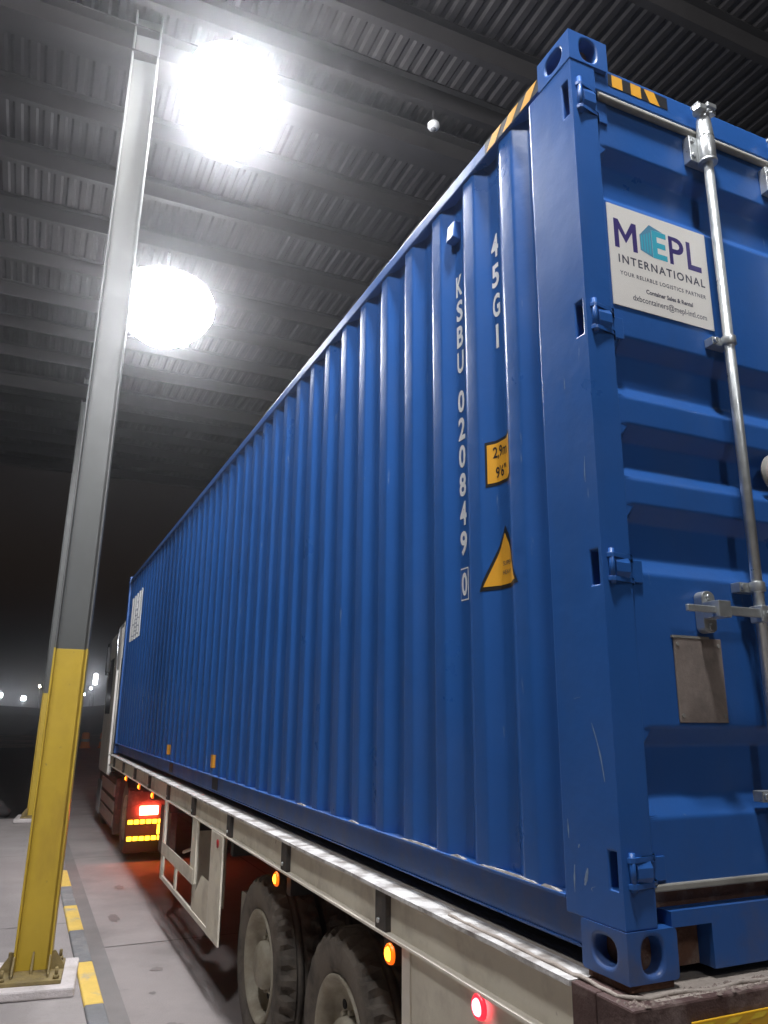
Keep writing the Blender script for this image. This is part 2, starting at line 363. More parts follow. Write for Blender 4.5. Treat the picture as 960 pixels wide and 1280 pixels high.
# ------------------------------------------------------------------ shipping container
con = thing('shipping_container', 'long blue corrugated high cube shipping container on the flatbed trailer', 'container')
LEN, WID, HGT = 12.192, 2.438, 2.896
X0 = .010; DEP = .036; Y1 = .452; PIT = .2775
seg = [.080, .068, .0615, .068]
def bendpts():
    pts = [(.10, X0+DEP), ]
    # (y, x) corner points from the rear post forwards: inner flat, slope out, outer flat, slope in ...
    y = Y1-seg[0]
    pts.append((y-seg[1], X0+DEP))
    k = 0
    while True:
        yy = Y1+k*PIT
        if yy > LEN-.2: break
        pts += [(yy-seg[0], X0), (yy, X0), (yy+seg[3], X0+DEP), (yy+PIT-seg[0]-seg[1], X0+DEP)]
        k += 1
    pts.append((LEN-.05, X0+DEP)); return pts
CP = bendpts()
def px_of(y):
    for (a, xa), (b, xb) in zip(CP, CP[1:]):
        if a <= y <= b: return xa+(xb-xa)*(y-a)/max(b-a, 1e-9)
    return X0+DEP
def rounded(cp, rad=.011, n=3):
    out = [cp[0]]
    for i in range(1, len(cp)-1):
        p0, p1, p2 = Vector(cp[i-1]), Vector(cp[i]), Vector(cp[i+1])
        a = (p0-p1); b = (p2-p1)
        if a.length < 1e-4 or b.length < 1e-4: continue
        if abs(a.normalized().dot(b.normalized())) > .9999: out.append(tuple(p1)); continue
        q0 = p1+a.normalized()*min(rad, a.length*.4); q2 = p1+b.normalized()*min(rad, b.length*.4)
        for k in range(n+1):
            t_ = k/n; out.append(tuple(q0*(1-t_)**2+p1*2*t_*(1-t_)+q2*t_*t_))
    out.append(cp[-1]); return out
def corrugated(name, xf, parent):
    pr = rounded(CP); n = len(pr); mb = MB(); zs = [.162, .5, 1.0, 1.5, 2.0, 2.4, 2.80]
    vs = [(xf(x), y, z) for z in zs for (y, x) in pr]
    mb.add(vs, [(j*n+i, (j+1)*n+i, (j+1)*n+i+1, j*n+i+1) for j in range(len(zs)-1) for i in range(n-1)], True)
    return mb.build(name, blue, parent)
corrugated('side_panel', lambda x: x, con)
corrugated('side_panel', lambda x: WID-x, con)
# corner posts with hinge notches at the rear
SCUFFS = [((.085,.62),(.045,.47),.0022,-.006),((.150,.20),(.135,.245),.006,0),((.195,.175),(.19,.245),.003,.002),((.118,.19),(.105,.205),.002,.012),((.155,.685),(.125,.69),.004,.004),((.21,.31),(.212,.36),.0025,0),((.17,.29),(.166,.30),.003,0),((.05,1.30),(.046,1.38),.0015,.002),((.12,1.62),(.121,1.66),.0012,0)]
HZ = [2.635, 1.822, 1.045, .255]; HH = [.068, .056, .05, .046]
def cut(o, cutter):
    m_ = o.modifiers.new('cut', 'BOOLEAN'); m_.operation = 'DIFFERENCE'; m_.object = cutter; m_.solver = 'EXACT'
    dg = bpy.context.evaluated_depsgraph_get(); dg.update()
    me = bpy.data.meshes.new_from_object(o.evaluated_get(dg)); o.modifiers.clear(); o.data = me
    bpy.data.objects.remove(cutter)
def rear_post(fx):
    full = [(0,.0),(.105,.0),(.105,.055),(.06,.055),(.06,.24),(0,.24)]
    o = MB().prism(full, lambda x,y: (fx(x),y,.1185), lambda x,y: (fx(x),y,2.7775)).build('corner_post', blue, con, weld=True)
    for hz, hh in zip(HZ, HH):
        a = sorted((fx(-.02), fx(.048)))
        c = MB().box((a[0],.016,hz-hh),(a[1],.050,hz+hh)).build('cutter', blue)
        cut(o, c)
    b = o.modifiers.new('edge', 'BEVEL'); b.width = .005; b.segments = 3; b.limit_method = 'ANGLE'; b.angle_limit = R(40)
    return o
rear_post(lambda x: x); rear_post(lambda x: WID-x)
for fx in (lambda x: x, lambda x: WID-x):
    MB().box((min(fx(0),fx(.12)),LEN-.13,.118),(max(fx(0),fx(.12)),LEN,2.778)).build('corner_post', blue, con, .006)
# corner castings
def casting(x0, y0, z0, top, side, endy):
    W, D, H = .162, .178, .118; mb = MB()
    a, b = (x0, x0+W), (y0, y0+D)
    sx = a[0] if side < 0 else a[1]; ey = b[0] if endy < 0 else b[1]
    if side < 0: mb.holed((sx,b[1],z0), (0,-1,0), (0,0,1), D, H, .044, .034, .048, cap=False)
    else: mb.holed((sx,b[0],z0), (0,1,0), (0,0,1), D, H, .044, .034, .048, cap=False)
    if endy < 0: mb.holed((a[0],ey,z0), (1,0,0), (0,0,1), W, H, .034, .044, .048, cap=False)
    else: mb.holed((a[1],ey,z0), (-1,0,0), (0,0,1), W, H, .034, .044, .048, cap=False)
    if top: mb.holed((a[0],b[0],z0+H), (1,0,0), (0,1,0), W, D, .032, .06, .02)
    else: mb.add([(a[0],b[0],z0+H),(a[1],b[0],z0+H),(a[1],b[1],z0+H),(a[0],b[1],z0+H)], [(0,1,2,3)])
    mb.add([(a[0],b[0],z0),(a[1],b[0],z0),(a[1],b[1],z0),(a[0],b[1],z0)], [(3,2,1,0)])
    ox = a[1] if side < 0 else a[0]; oy = b[1] if endy < 0 else b[0]
    mb.add([(ox,b[0],z0),(ox,b[1],z0),(ox,b[1],z0+H),(ox,b[0],z0+H)], [(0,1,2,3)])
    mb.add([(a[0],oy,z0),(a[1],oy,z0),(a[1],oy,z0+H),(a[0],oy,z0+H)], [(0,1,2,3)])
    o = mb.build('corner_casting', blue if top else blue_low, con, .011, 4, weld=True)
    b1 = (sx+.046, sx+.056) if side < 0 else (sx-.056, sx-.046); b2 = (ey+.046, ey+.056) if endy < 0 else (ey-.056, ey-.046)
    MB().box((b1[0],b[0]+.03,z0+.015),(b1[1],b[1]-.03,z0+H-.015)).build('casting_core', rusty, o)
    MB().box((a[0]+.03,b2[0],z0+.015),(a[1]-.03,b2[1],z0+H-.015)).build('casting_core', rusty, o)
    return o
for top in (0, 1):
    for sx in (-1, 1):
        for ey in (-1, 1):
            casting(-.002 if sx < 0 else WID-.160, -.003 if ey < 0 else LEN-.175, HGT-.118 if top else 0, top, sx, ey)
# rails
for fx in (lambda x: x, lambda x: WID-x):
    q = lambda x0, x1: (min(fx(x0),fx(x1)), max(fx(x0),fx(x1)))
    a = q(.002,.062); MB().box((a[0],.176,2.792),(a[1],LEN-.176,2.852)).build('top_side_rail', blue, con, .006)
    mb = MB(); a = q(.0,.05); mb.box((a[0],.241,.152),(a[1],LEN-.13,.1615)).box((min(fx(.05),fx(.056)),.241,.150),(max(fx(.05),fx(.056)),LEN-.13,.1615))
    a = q(.046,.052); mb.box((a[0],.178,.034),(a[1],LEN-.178,.150)); a = q(.040,.09); mb.box((a[0],.178,.026),(a[1],LEN-.178,.0339))
    mb.build('bottom_side_rail', blue_low, con, .002)
    for yc in (4.84, 6.92):
        a = q(.0432,.0458); MB().box((a[0],yc-.10,.046),(a[1],yc+.10,.148)).build('fork_pocket', dark, con, 0)
        a = q(X0+.0005,X0-.0012)
        mb = MB(); mk = [(yc-.06+.12*i/4) for i in range(5)]
        sgn = fx(.0)-fx(.002)
        ys = [yc-.09+.18*i/12+.03 for i in range(13)]
        mb.add([(fx(px_of(y)-.0015), y, z) for z in (.215,.315) for y in ys], [(i,i+1,13+i+1,13+i) for i in range(12)])
        mb.build('fork_pocket_mark', amberdecal, con)
MB().box((.06,.10,2.80),(WID-.06,LEN-.10,2.838)).build('roof_panel', blue, con, .004)
MB().box((.30,.10,.07),(WID-.30,LEN-.10,.155)).build('floor', dark, con, .004)
MB().box((.12,LEN-.06,.12),(WID-.12,LEN-.03,2.80)).build('front_wall', blue, con, .004)
for z0, z1, m_ in ((.02,.15,blue_low),(2.74,2.86,blue)):
    MB().box((.162,LEN-.12,z0),(WID-.162,LEN-.004,z1)).build('front_beam', m_, con, .004)
# rear header with hazard stripes, sill with pocket recesses
MB().box((.106,.012,2.705),(WID-.106,.07,2.806)).build('door_header', blue, con, .005)
MB().box((.161,.05,2.80),(WID-.161,.12,2.838)).build('header_gutter', blue, con, .004)
mb = MB().box((.30,.014,.003),(WID-.30,.10,.150)).box((.162,.014,.112),(.30,.10,.150)).box((WID-.30,.014,.112),(WID-.162,.10,.150)).box((.162,.07,.003),(.30,.10,.112)).box((WID-.30,.07,.003),(WID-.162,.10,.112))
mb.box((.106,.055,.150),(WID-.106,.10,.205))
mb.build('door_sill', blue_low, con, 0)
MB().box((.106,.02,.196),(WID-.106,.06,.214)).build('sill_gasket', gasket, con, .004)
MB().box((.108,.0545,.152),(WID-.108,.0549,.194)).build('sill_grime', rusty, con)
MB().box((.165,.066,.004),(.298,.0695,.110)).build('sill_pocket_rust', rusty, con)
# weld bead strip of pale rust on casting
# rear doors
TR = [(2.505,2.28),(1.80,1.59),(1.505,1.327),(1.25,1.04),(.61,.375)]
def door(x0, x1, flip=False):
    prof = [(.214,0)]
    for zt, zb in reversed(TR): prof += [(zb,0),(zb+.052,1),(zt-.050,1),(zt,0)]
    prof.append((2.698,0))
    xa, xb = x0+.020, x1-.05; e = .035
    mb = MB(); YF = .030; D = .040
    cols = [x0, xa, xa+e, xb-e, xb, x1]
    dep = [0,0,1,1,0,0]
    pr = rounded([(z, d*D) for z, d in prof], .008, 3)
    n = len(cols)
    vs = [(cx, YF+d*k, z) for (z, d) in pr for cx, k in zip(cols, dep)]
    mb.add(vs, [(j*n+i, j*n+i+1, (j+1)*n+i+1, (j+1)*n+i) for j in range(len(pr)-1) for i in range(n-1)], False)
    for p in range(len(mb.sm)): mb.sm[p] = False
    mb.box((x0,YF+.045,.214),(x1,YF+.055,2.698))
    return mb.build('door', blue, con)
dl = door(.107, 1.213); dr = door(1.225, WID-.107)
dl['label'] = 'left rear door'; dr['label'] = 'right rear door'
MB().cyl((.12,.016,2.684),(WID-.12,.016,2.684),.013,10).build('door_gasket', gasket, con)
MB().box((1.206,.006,.22),(1.232,.029,2.67)).build('door_gasket', gasket, con, .004)
# hinges
for fx in (lambda x: x, lambda x: WID-x):
    par = dl if fx(0) == 0 else dr
    for hz, hh in zip(HZ, HH):
        h = MB().cyl((fx(.030),-.005,hz-hh),(fx(.030),-.005,hz+hh),.0085,10).build('hinge', blue, par)
        for zc in (hz-hh*.72, hz+hh*.62):
            p = [(.016,-.0005),(.022,-.011),(.032,-.0145),(.044,-.012),(.098,-.003),(.135,.024),(.108,.0285),(.1055,-.0005)]
            MB().prism(p, lambda x,y: (fx(x),y,zc-.007), lambda x,y: (fx(x),y,zc+.007)).build('hinge_blade', blue, h, .0015)
        a = sorted((fx(.108),fx(.165))); MB().box((a[0],.022,hz-hh*.7),(a[1],.0298,hz+hh*.6)).build('hinge_leaf', blue, h, .002)
        a = sorted((fx(.040),fx(.090))); MB().prism([(hz-hh*.7),(hz+hh*.6)] and [(hz-hh*.65,-.004),(hz+hh*.55,-.004),(hz+hh*.2,-.014),(hz-hh*.3,-.014)], lambda z,y: (a[0],y,z), lambda z,y: (a[1],y,z)).build('hinge_web', blue, h, .001)
# lock rods
def lock_rod(x, door_, handle=False):
    rod = MB().cyl((x,-.022,.16),(x,-.022,2.72),.0168,14).build('lock_rod', galv, door_)
    for zt, s in ((2.738,1),(.135,-1)):
        mb = MB(); mb.cyl((x,-.022,zt-s*.015),(x,-.022,zt+s*.004),.022,12)
        mb.cyl((x,-.022,zt-s*.10),(x,-.022,zt-s*.015),.031,14, r2=.024)
        p = [(-.050,0),(-.042,.03),(-.015,.034),(.0,.018),(.02,.03),(.042,.022),(.035,-.01),(.0,-.02),(-.03,-.022)]
        mb.prism(p, lambda a,b: (x+a,-.024-b*.9,zt+s*.002), lambda a,b: (x+a,-.024-b*.9,zt+s*.022))
        mb.box((x-.012,-.06,zt+s*.02-.006),(x+.03,-.048,zt+s*.02+.012)); mb.box((x-.045,-.045,zt+s*.025-.004),(x-.028,-.01,zt+s*.025+.008))
        mb.build('cam_end', galv, rod, .002)
    for zc, hh in ((2.600,.052),(1.846,.015),(1.022,.015),(.42,.015)):
        mb = MB()
        if hh > .04:
            mb.cyl((x,-.022,zc-hh),(x,-.022,zc+hh),.030,16).cyl((x,-.022,zc-hh-.010),(x,-.022,zc-hh),.033,16)
            mb.box((x-.060,-.004,zc-hh),(x+.03,.029,zc+hh))
            for q in (-.03, .03): mb.cyl((x-.046,-.010,zc+q),(x-.046,-.003,zc+q),.010,8)
        else:
            mb.cyl((x,-.022,zc-hh),(x,-.022,zc+hh),.0235,14).box((x-.055,-.006,zc-hh),(x+.024,.029,zc+hh)).cyl((x-.044,-.016,zc),(x-.044,-.007,zc),.011,8)
        mb.build('rod_bracket', galv, rod, .002)
    if handle:
        z = .938
        mb = MB().box((x-.032,-.056,z-.026),(x+.016,-.010,z+.024)); mb.cyl((x-.012,-.070,z),(x-.012,-.060,z),.010,8)
        mb.box((x-.185,-.050,z-.013),(x-.03,-.038,z+.014)).box((x-.318,-.050,z-.010),(x-.175,-.038,z+.010))
        mb.build('handle', galv, rod, .003)
        mb = MB(); xx = x-.188
        pl = [(math.cos(t_)*.026, (.042 if math.sin(t_) >= 0 else -.042)+math.sin(t_)*.020) for t_ in [2*math.pi*k/20 for k in range(20)]]
        mb.prism(pl, lambda a,b: (xx+a,-.004,z+b), lambda a,b: (xx+a,.028,z+b))
        mb.box((xx-.026,-.064,z-.022),(xx+.022,-.004,z+.026)); mb.cyl((xx-.002,-.012,z+.042),(xx-.002,-.003,z+.042),.010,8).cyl((xx-.002,-.012,z-.045),(xx-.002,-.003,z-.045),.012,8)
        mb.build('handle_keeper', galv, rod, .002)
lock_rod(.572, dl, True); lock_rod(.955, dl); lock_rod(WID-.572, dr, True); lock_rod(WID-.955, dr)
# data plate on the left door
MB().box((.262,.024,.622),(.448,.0295,.862)).build('data_plate', plate_b, dl, .002, label='brown weathered data plate')
for z in (.642,.842):
    for x in (.275,.435): MB().cyl((x,.022,z),(x,.0245,z),.006,8).build('rivet', gasket, dl)
MB().box((.256,.0225,.860),(.40,.0293,.867)).build('plate_frame', gasket, dl)
# round badge by the second rod
mb = MB().lathe([(0,.0),(.066,.0),(.066,.004),(.0,.004)], (.775,.026,1.425), (0,-1,0), 32); mb.build('round_badge', gasket, dl)
MB().lathe([(0,.0045),(.048,.0045),(.05,.001)], (.775,.026,1.425), (0,-1,0), 32).build('badge_face', M('badge_face', (.42,.36,.33), .4, var=.4, vscale=20), dl)
# company sticker on the left door
st = MB().box((.136,.0262,1.905),(.568,.0288,2.277)).build('company_sticker', sticker_w, dl)
sx0, sz0, SW, SH = .136, 1.905, .432, .372
FY = [.0260]
def st_text(s, u, v, size, mat, bold=0, xs=1, sp=1, name='sticker_lettering', width=None):
    vf = text_mesh(s, size, bold, xs, sp)
    if width:
        k = width*SW/(max(v_[0] for v_ in vf[0])-min(v_[0] for v_ in vf[0])); vf = ([(a*k, b) for a, b in vf[0]], vf[1])
    mb = MB(); put(mb, vf, lambda a, b: (sx0+u*SW+a, FY[0], sz0+v*SH+b)); return mb.build(name, mat, st)
def glyph(polys, u0, u1, v0, v1, mat, name='sticker_letter'):
    mb = MB()
    for pl in polys: mb.add([(sx0+(u0+(u1-u0)*a)*SW, FY[0], sz0+(v0+(v1-v0)*b)*SH) for a, b in pl], [tuple(range(len(pl)))])
    mb.build(name, mat, st)
glyph([[(0,0),(.2,0),(.2,1),(0,1)],[(.8,0),(1,0),(1,1),(.8,1)],[(.2,1),(.2,.66),(.5,.22),(.5,.52)],[(.5,.52),(.5,.22),(.8,.66),(.8,1)]], .055, .275, .57, .86, purple)
glyph([[(0,0),(.34,0),(.34,1),(0,1)],[(.34,0),(1,0),(1,.2),(.34,.2)],[(.34,.4),(.92,.4),(.92,.6),(.34,.6)],[(.34,.8),(1,.8),(1,1),(.34,1)]], .43, .575, .575, .86, teal)
arc = lambda r: [(.5+r*.5*math.cos(t), .70+r*.30*math.sin(t)) for t in [-math.pi/2+math.pi*k/10 for k in range(11)]]
bowl = [[arc(1)[k], arc(1)[k+1], arc(.42)[k+1], arc(.42)[k]] for k in range(10)]
glyph([[(0,0),(.24,0),(.24,1),(0,1)],[(.24,.87),(.5,.826),(.5,1),(.24,1)],[(.24,.4),(.5,.4),(.5,.574),(.24,.574)]]+bowl, .60, .755, .57, .86, purple)
glyph([[(0,0),(.28,0),(.28,1),(0,1)],[(.28,0),(1,0),(1,.2),(.28,.2)]], .785, .93, .57, .86, purple)
mb = MB()        # the little building left of the E
P = lambda a, b: (sx0+a*SW, .02595, sz0+b*SH)
mb.add([P(.305,.615),P(.428,.575),P(.428,.86),P(.305,.77)], [(0,1,2,3)]); mb.add([P(.305,.77),P(.428,.86),P(.55,.863),P(.41,.905)], [(0,1,2,3)])
mb.build('sticker_emblem', teal_dark, st)
mb = MB(); P2 = lambda a, b: (sx0+a*SW, .02585, sz0+b*SH)
for k in range(4): mb.add([P2(.318+.027*k,.63-.008*k),P2(.333+.027*k,.626-.008*k),P2(.333+.027*k,.775+.018*k),P2(.318+.027*k,.765+.018*k)], [(0,1,2,3)])
mb.build('sticker_emblem_windows', teal, st)
st_text('INTERNATIONAL', .515, .465, .042, grey_text, .0009, sp=1.25, width=.87)
st_text('YOUR RELIABLE LOGISTICS PARTNER',   .515, .325, .020, grey_text, .0004, sp=1.2, width=.86)
st_text('Container Sales & Rental', .56, .205, .022, grey_text, .0007, width=.47)
st_text('dxbcontainers@mepl-intl.com', .56, .105, .030, grey_text, .0002, width=.74)
# hazard stripes on header and top rail
fh = lambda s, t: (.178+s*.042, .0105, 2.742+t*.050)
fh2 = lambda s, t: (.178+s*.042, .0099, 2.742+t*.050)
hz_ = MB().add([fh(-.2,0),fh(6.2,0),fh(6.2,1),fh(-.2,1)], [(0,1,2,3)]).build('hazard_tape', black_v, con)
for k in range(3):
    sl = -.55 if k == 2 else 0
    MB().add([fh2(.2+2*k,0),fh2(1.3+2*k,0),fh2(1.3+2*k+sl,1),fh2(.2+2*k+sl,1)], [(0,1,2,3)]).build('hazard_stripe', yellow_v, hz_)
fr = lambda s, t: (.0008, .178+s*.058, 2.7975+t*.050)
fr2 = lambda s, t: (.0002, .178+s*.058, 2.7975+t*.050)
hz_ = MB().add([fr(0,0),fr(6.2,0),fr(6.2,1),fr(0,1)], [(3,2,1,0)]).build('hazard_tape', black_v, con)
for k in range(3): MB().add([fr2(.9+2*k,0),fr2(2.0+2*k,0),fr2(1.2+2*k,1),fr2(.1+2*k,1)], [(3,2,1,0)]).build('hazard_stripe', yellow_v, hz_)
# side lettering (stacked characters, read from the left)
def side_chars(items, yc, h, wmax, name):
    mb = MB()
    for s, z in items:
        vf = text_mesh(s, 1, .028)
        xs_ = [v[0] for v in vf[0]]; zs_ = [v[1] for v in vf[0]]
        kz = h/(max(zs_)-min(zs_)); kx = min(wmax/(max(xs_)-min(xs_)), kz*.9)
        if s == '1': kx = kz*.85
        put(mb, vf, lambda a, b: (X0+DEP-.0015, yc-a*kx, z+b*kz))
    return mb.build(name, white_text, con)
n45 = side_chars([(c, 2.405-.128*i) for i, c in enumerate('45G1')], .556, .098, .050, 'type_code_lettering')
dz = (2.375-1.235)/10.4
zs = []
it = []; z = 2.385
for c in 'KSBU': it.append((c, z)); z -= .117
side_chars(it, .833, .096, .050, 'owner_code_lettering')
it = []; z -= .055
for c in '020849': it.append((c, z)); z -= .117
side_chars(it, .833, .096, .050, 'serial_number_lettering')
zb = 1.118
side_chars([('0', zb)], .833, .090, .040, 'check_digit_lettering')
mb = MB(); yb0, yb1, zb0, zb1 = .803, .863, zb-.062, zb+.062; xx = X0+DEP-.0015
for a, b in (((yb0,zb0),(yb1,zb0+.005)),((yb0,zb1-.005),(yb1,zb1)),((yb0,zb0+.005),(yb0+.005,zb1-.005)),((yb1-.005,zb0+.005),(yb1,zb1-.005))):
    mb.add([(xx,a[0],a[1]),(xx,b[0],a[1]),(xx,b[0],b[1]),(xx,a[0],b[1])], [(3,2,1,0)])
mb.build('check_digit_frame', white_text, con)
# decals that follow the corrugation
def conform(name, polys, off, mat, parent):
    bm = bmesh.new()
    for pl in polys:
        vs = [bm.verts.new((0, y, z)) for y, z in pl[0]]
        for f in pl[1]:
            try: bm.faces.new([vs[i] for i in f])
            except ValueError: pass
    ylo = min(v.co.y for v in bm.verts); yhi = max(v.co.y for v in bm.verts)
    for y, x in rounded(CP):
        if ylo < y < yhi: bmesh.ops.bisect_plane(bm, geom=bm.verts[:]+bm.edges[:]+bm.faces[:], plane_co=(0,y,0), plane_no=(0,1,0))
    R_ = rounded(CP)
    def rx(y):
        for (a, xa), (b, xb) in zip(R_, R_[1:]):
            if a <= y <= b and b > a: return xa+(xb-xa)*(y-a)/(b-a)
        return X0
    for v in bm.verts: v.co.x = rx(v.co.y)-off
    bmesh.ops.recalc_face_normals(bm, faces=bm.faces)
    me = bpy.data.meshes.new(name); bm.to_mesh(me); bm.free(); me.materials.append(mat)
    o = bpy.data.objects.new(name, me); C.objects.link(o); o.parent = parent; return o
def quad(y0, z0, y1, z1): return ([(y0,z0),(y1,z0),(y1,z1),(y0,z1)], [(0,1,2,3)])
def tx(s, yc, zc, size, kx=1.0, bold=0.0):
    vf = text_mesh(s, size, bold, kx); return ([(yc-a, zc+b) for a, b in vf[0]], vf[1])
hp = conform('height_plate', [quad(.462,1.440,.628,1.612)], .0012, black_v, con)
conform('height_plate_face', [quad(.468,1.452,.619,1.600)], .0020, yellow_v, hp)
for t_, z_ in (('2,9m', 1.562), ("9'6\"", 1.488)): conform('height_plate_lettering', [tx(t_, .556, z_, .058, .72, .001)], .0028, black_v, hp)
tp = conform('heavy_triangle', [([(.426,1.062),(.668,1.062),(.545,1.285)], [(0,1,2)])], .0012, black_v, con)
conform('heavy_triangle_face', [([(.446,1.076),(.646,1.076),(.548,1.258)], [(0,1,2)])], .0020, yellow_v, tp)
for t_, z_ in (('SUPER', 1.150), ('HEAVY', 1.118)): conform('heavy_triangle_lettering', [tx(t_, .535, z_, .022, .9)], .0028, grey_text, tp)
wd = conform('weight_panel', [([(10.34,1.745),(11.50,1.745),(11.55,2.02),(11.50,2.33),(11.62,2.45),(10.34,2.47)], [(0,1,2,3,4,5)])], .0012, white_text, con)
mb_polys = [quad(10.75,2.30,10.9,2.34), quad(10.80,2.18,10.98,2.22)]
for k in range(6): mb_polys.append(quad(10.55+.1*(k%2), 1.80+.06*k, 11.25-.1*(k%3), 1.822+.06*k))
conform('weight_panel_print', mb_polys, .0022, M('faded_print', (.40,.42,.48), .5), wd)
# little ventilator box high on the side
mb = MB(); p = [(X0+DEP,2.685),(X0+.004,2.678),(X0-.004,2.60),(X0+DEP,2.592)]
mb.prism(p, lambda x,z: (x,.812,z), lambda x,z: (x,.872,z)); mb.build('ventilator', blue, con, .004, 2, weld=True)

# scuffs on the post and dried mud on the bottom ledge
chip = M('scuffed_paint', (.22,.31,.46), .7, var=.5, vscale=40)
mudm = M('dried_mud', (.40,.37,.35), .95, var=.5, vscale=40)
def scuff(pts, w, name='scratch', m_=chip, xx=-.0006):
    mb = MB(); n = len(pts)
    ww = [w*(.35+.65*math.sin(math.pi*(i+.4)/n))*rnd.uniform(.6,1.3) for i in range(n)]
    mb.add([(xx,y-a,z) for (y,z),a in zip(pts,ww)]+[(xx,y+a,z) for (y,z),a in zip(pts,ww)], [(i,i+1,n+i+1,n+i) for i in range(n-1)])
    return mb.build(name, m_, con)
for P0, P1, wv, bend in SCUFFS:
    scuff([(P0[0]+(P1[0]-P0[0])*t_+bend*math.sin(math.pi*t_), P0[1]+(P1[1]-P0[1])*t_) for t_ in [k/7 for k in range(8)]], wv)
for y0, y1 in ((.27,.36),(.38,.70),(.80,.90),(1.02,1.30),(1.75,1.86),(2.5,2.62)):
    n = max(4, int((y1-y0)/.02)); mb = MB(); vs = []
    for i in range(n+1):
        y = y0+(y1-y0)*i/n; e = math.sin(math.pi*i/n)**.5
        vs += [(.0015,y,.1622),(.003,y,.1622+.009*e*rnd.uniform(.3,1.2)),(.016,y,.1622+.004*e)]
    mb.add(vs, [(3*i+k,3*i+k+1,3*i+4+k,3*i+3+k) for i in range(n) for k in range(2)]); mb.build('dried_mud', mudm, con)

# ------------------------------------------------------------------ flatbed trailer
tr = thing('flatbed_trailer', 'dirty cream flatbed semi trailer carrying the blue container', 'trailer')
XO = -.062; XR = WID-XO
YA, YB = .155, 12.2
OY = [1.37+1.275*i for i in range(9)]
for sgn, xo in ((1, XO), (-1, XR)):
    q = lambda a, b: (min(xo+sgn*a, xo+sgn*b), max(xo+sgn*a, xo+sgn*b))
    a = q(0,.10)
    # top flange in wavy, battered strips
    mb = MB(); n = 64
    vs = []
    for i in range(n+1):
        y = YA+(YB-YA)*i/n; dx = rnd.uniform(-.003,.002); dzz = rnd.uniform(-.0008,.0008)
        vs += [(xo+sgn*(0+dx),y,-.034+dzz),(xo+sgn*(0+dx),y,-.020+dzz),(xo+sgn*.095,y,-.0185+dzz*.5),(xo+sgn*.095,y,-.034)]
    mb.add(vs, [(i*4+k, i*4+(k+1)%4, i*4+4+(k+1)%4, i*4+4+k) for i in range(n) for k in range(4)]+[(3,2,1,0),(n*4,n*4+1,n*4+2,n*4+3)])
    mb.build('top_flange', worn, tr, weld=True)
    a = q(.034,.042); MB().box((a[0],YA,-.178),(a[1],YB,-.034)).build('rail_web', cream, tr, 0)
    a = q(.004,.10); MB().box((a[0],YA,-.190),(a[1],YB,-.178)).build('bottom_flange', brightedge, tr, .002)
    for y in OY:
        a = q(.010,.036); o = MB().box((a[0],y-.05,-.178),(a[1],y+.05,-.0345)).build('outrigger', outr, tr, .003)
        b_ = q(.004,.012); MB().cyl((xo+sgn*.011,y+.01,-.145),(xo+sgn*.002,y+.01,-.145),.010,8).build('bolt', galv, o)
        a2 = q(.045,.95); MB().box((a2[0],y-.035,-.30),(a2[1],y+.035,-.06)).build('cross_member', dark, o)
MB().box((XO+.096,-.055,-.05),(XR-.096,YB,-.0215)).build('deck', decking, tr, .003)
for x0, x1 in ((0.78,.86),(WID-.86,WID-.78)):
    MB().box((x0,.02,-.46),(x1,YB-.6,-.052)).build('chassis_beam', dark, tr, .004)
for x0 in (0.0, WID-.162):
    for y0 in (0.0, LEN-.178):
        MB().box((x0+.01,y0+.01,-.0212),(x0+.152,y0+.168,-.0005)).build('twist_lock_base', rusty, tr, .002)
# battered lip round the rear corner
mb = MB(); pts = []
for i in range(40):
    y = .62-.67*i/39 if i < 24 else None
lip = [(-.030,.85-.035*i,-.018+rnd.uniform(-.003,.004)) for i in range(25)]+[(-.018,-.012,-.018),(-.002,-.028,-.017)]+[(.03+.06*i,-.036+rnd.uniform(-.008,.008),-.019+rnd.uniform(-.004,.004)) for i in range(40)]
mb.tube(lip, .006, 8); mb.build('deck_lip', decking, tr)
MB().box((XO+.003,.06,-.30),(XO+.30,.1545,-.0216)).build('corner_gusset', darkred, tr, .004)
MB().box((XO+.004,-.075,-.36),(XR-.004,.0595,-.0218)).build('rear_beam', darkred, tr, .006)
# clods of dirt along the rear edge
mb = MB()
for i in range(420):
    x = rnd.uniform(-.05,1.1); y = rnd.uniform(-.073,-.012); s = rnd.uniform(.002,.007)
    z = -.0215
    mb.add([(x-s,y-s*.7,z),(x+s,y-s*.6,z),(x+s*.6,y+s*.6,z),(x-s*.7,y+s*.5,z),(x+s*.1,y,z+s*rnd.uniform(.5,1.1))], [(0,1,4),(1,2,4),(2,3,4),(3,0,4)])
mb.build('dirt_crumbs', M('pale_dirt', (.24,.19,.165), .95, var=.5, vscale=30), tr, kind='stuff')
# rear board
rb = MB().box((.112,-.083,-.32),(1.10,-.0765,-.066)).build('rear_board', platey, tr, .002, label='yellow reflective board with red lettering')
mb = MB()
for k in range(11):
    x = .122+k*.088; mb.add([(x,-.0838,-.083),(x+.045,-.0838,-.083),(x+.065,-.0838,-.071),(x+.02,-.0838,-.071)], [(0,1,2,3)])
mb.build('board_glints', platey_b, rb)  # glints of the reflective board, put in as brighter yellow pieces
mb = MB(); vf = text_mesh('LONG VEHICLE', .13, .003); k = .78/(max(v[0] for v in vf[0])*2)
put(mb, vf, lambda a, b: (.62+a*k, -.0840, -.170+b)); 
mb.build('board_lettering', platered, rb)
mb = MB().add([(.12,-.0839,-.100),(.30,-.0839,-.100),(.30,-.0839,-.091),(.12,-.0839,-.091)], [(0,1,2,3)]); mb.build('board_red_band', platered, rb)
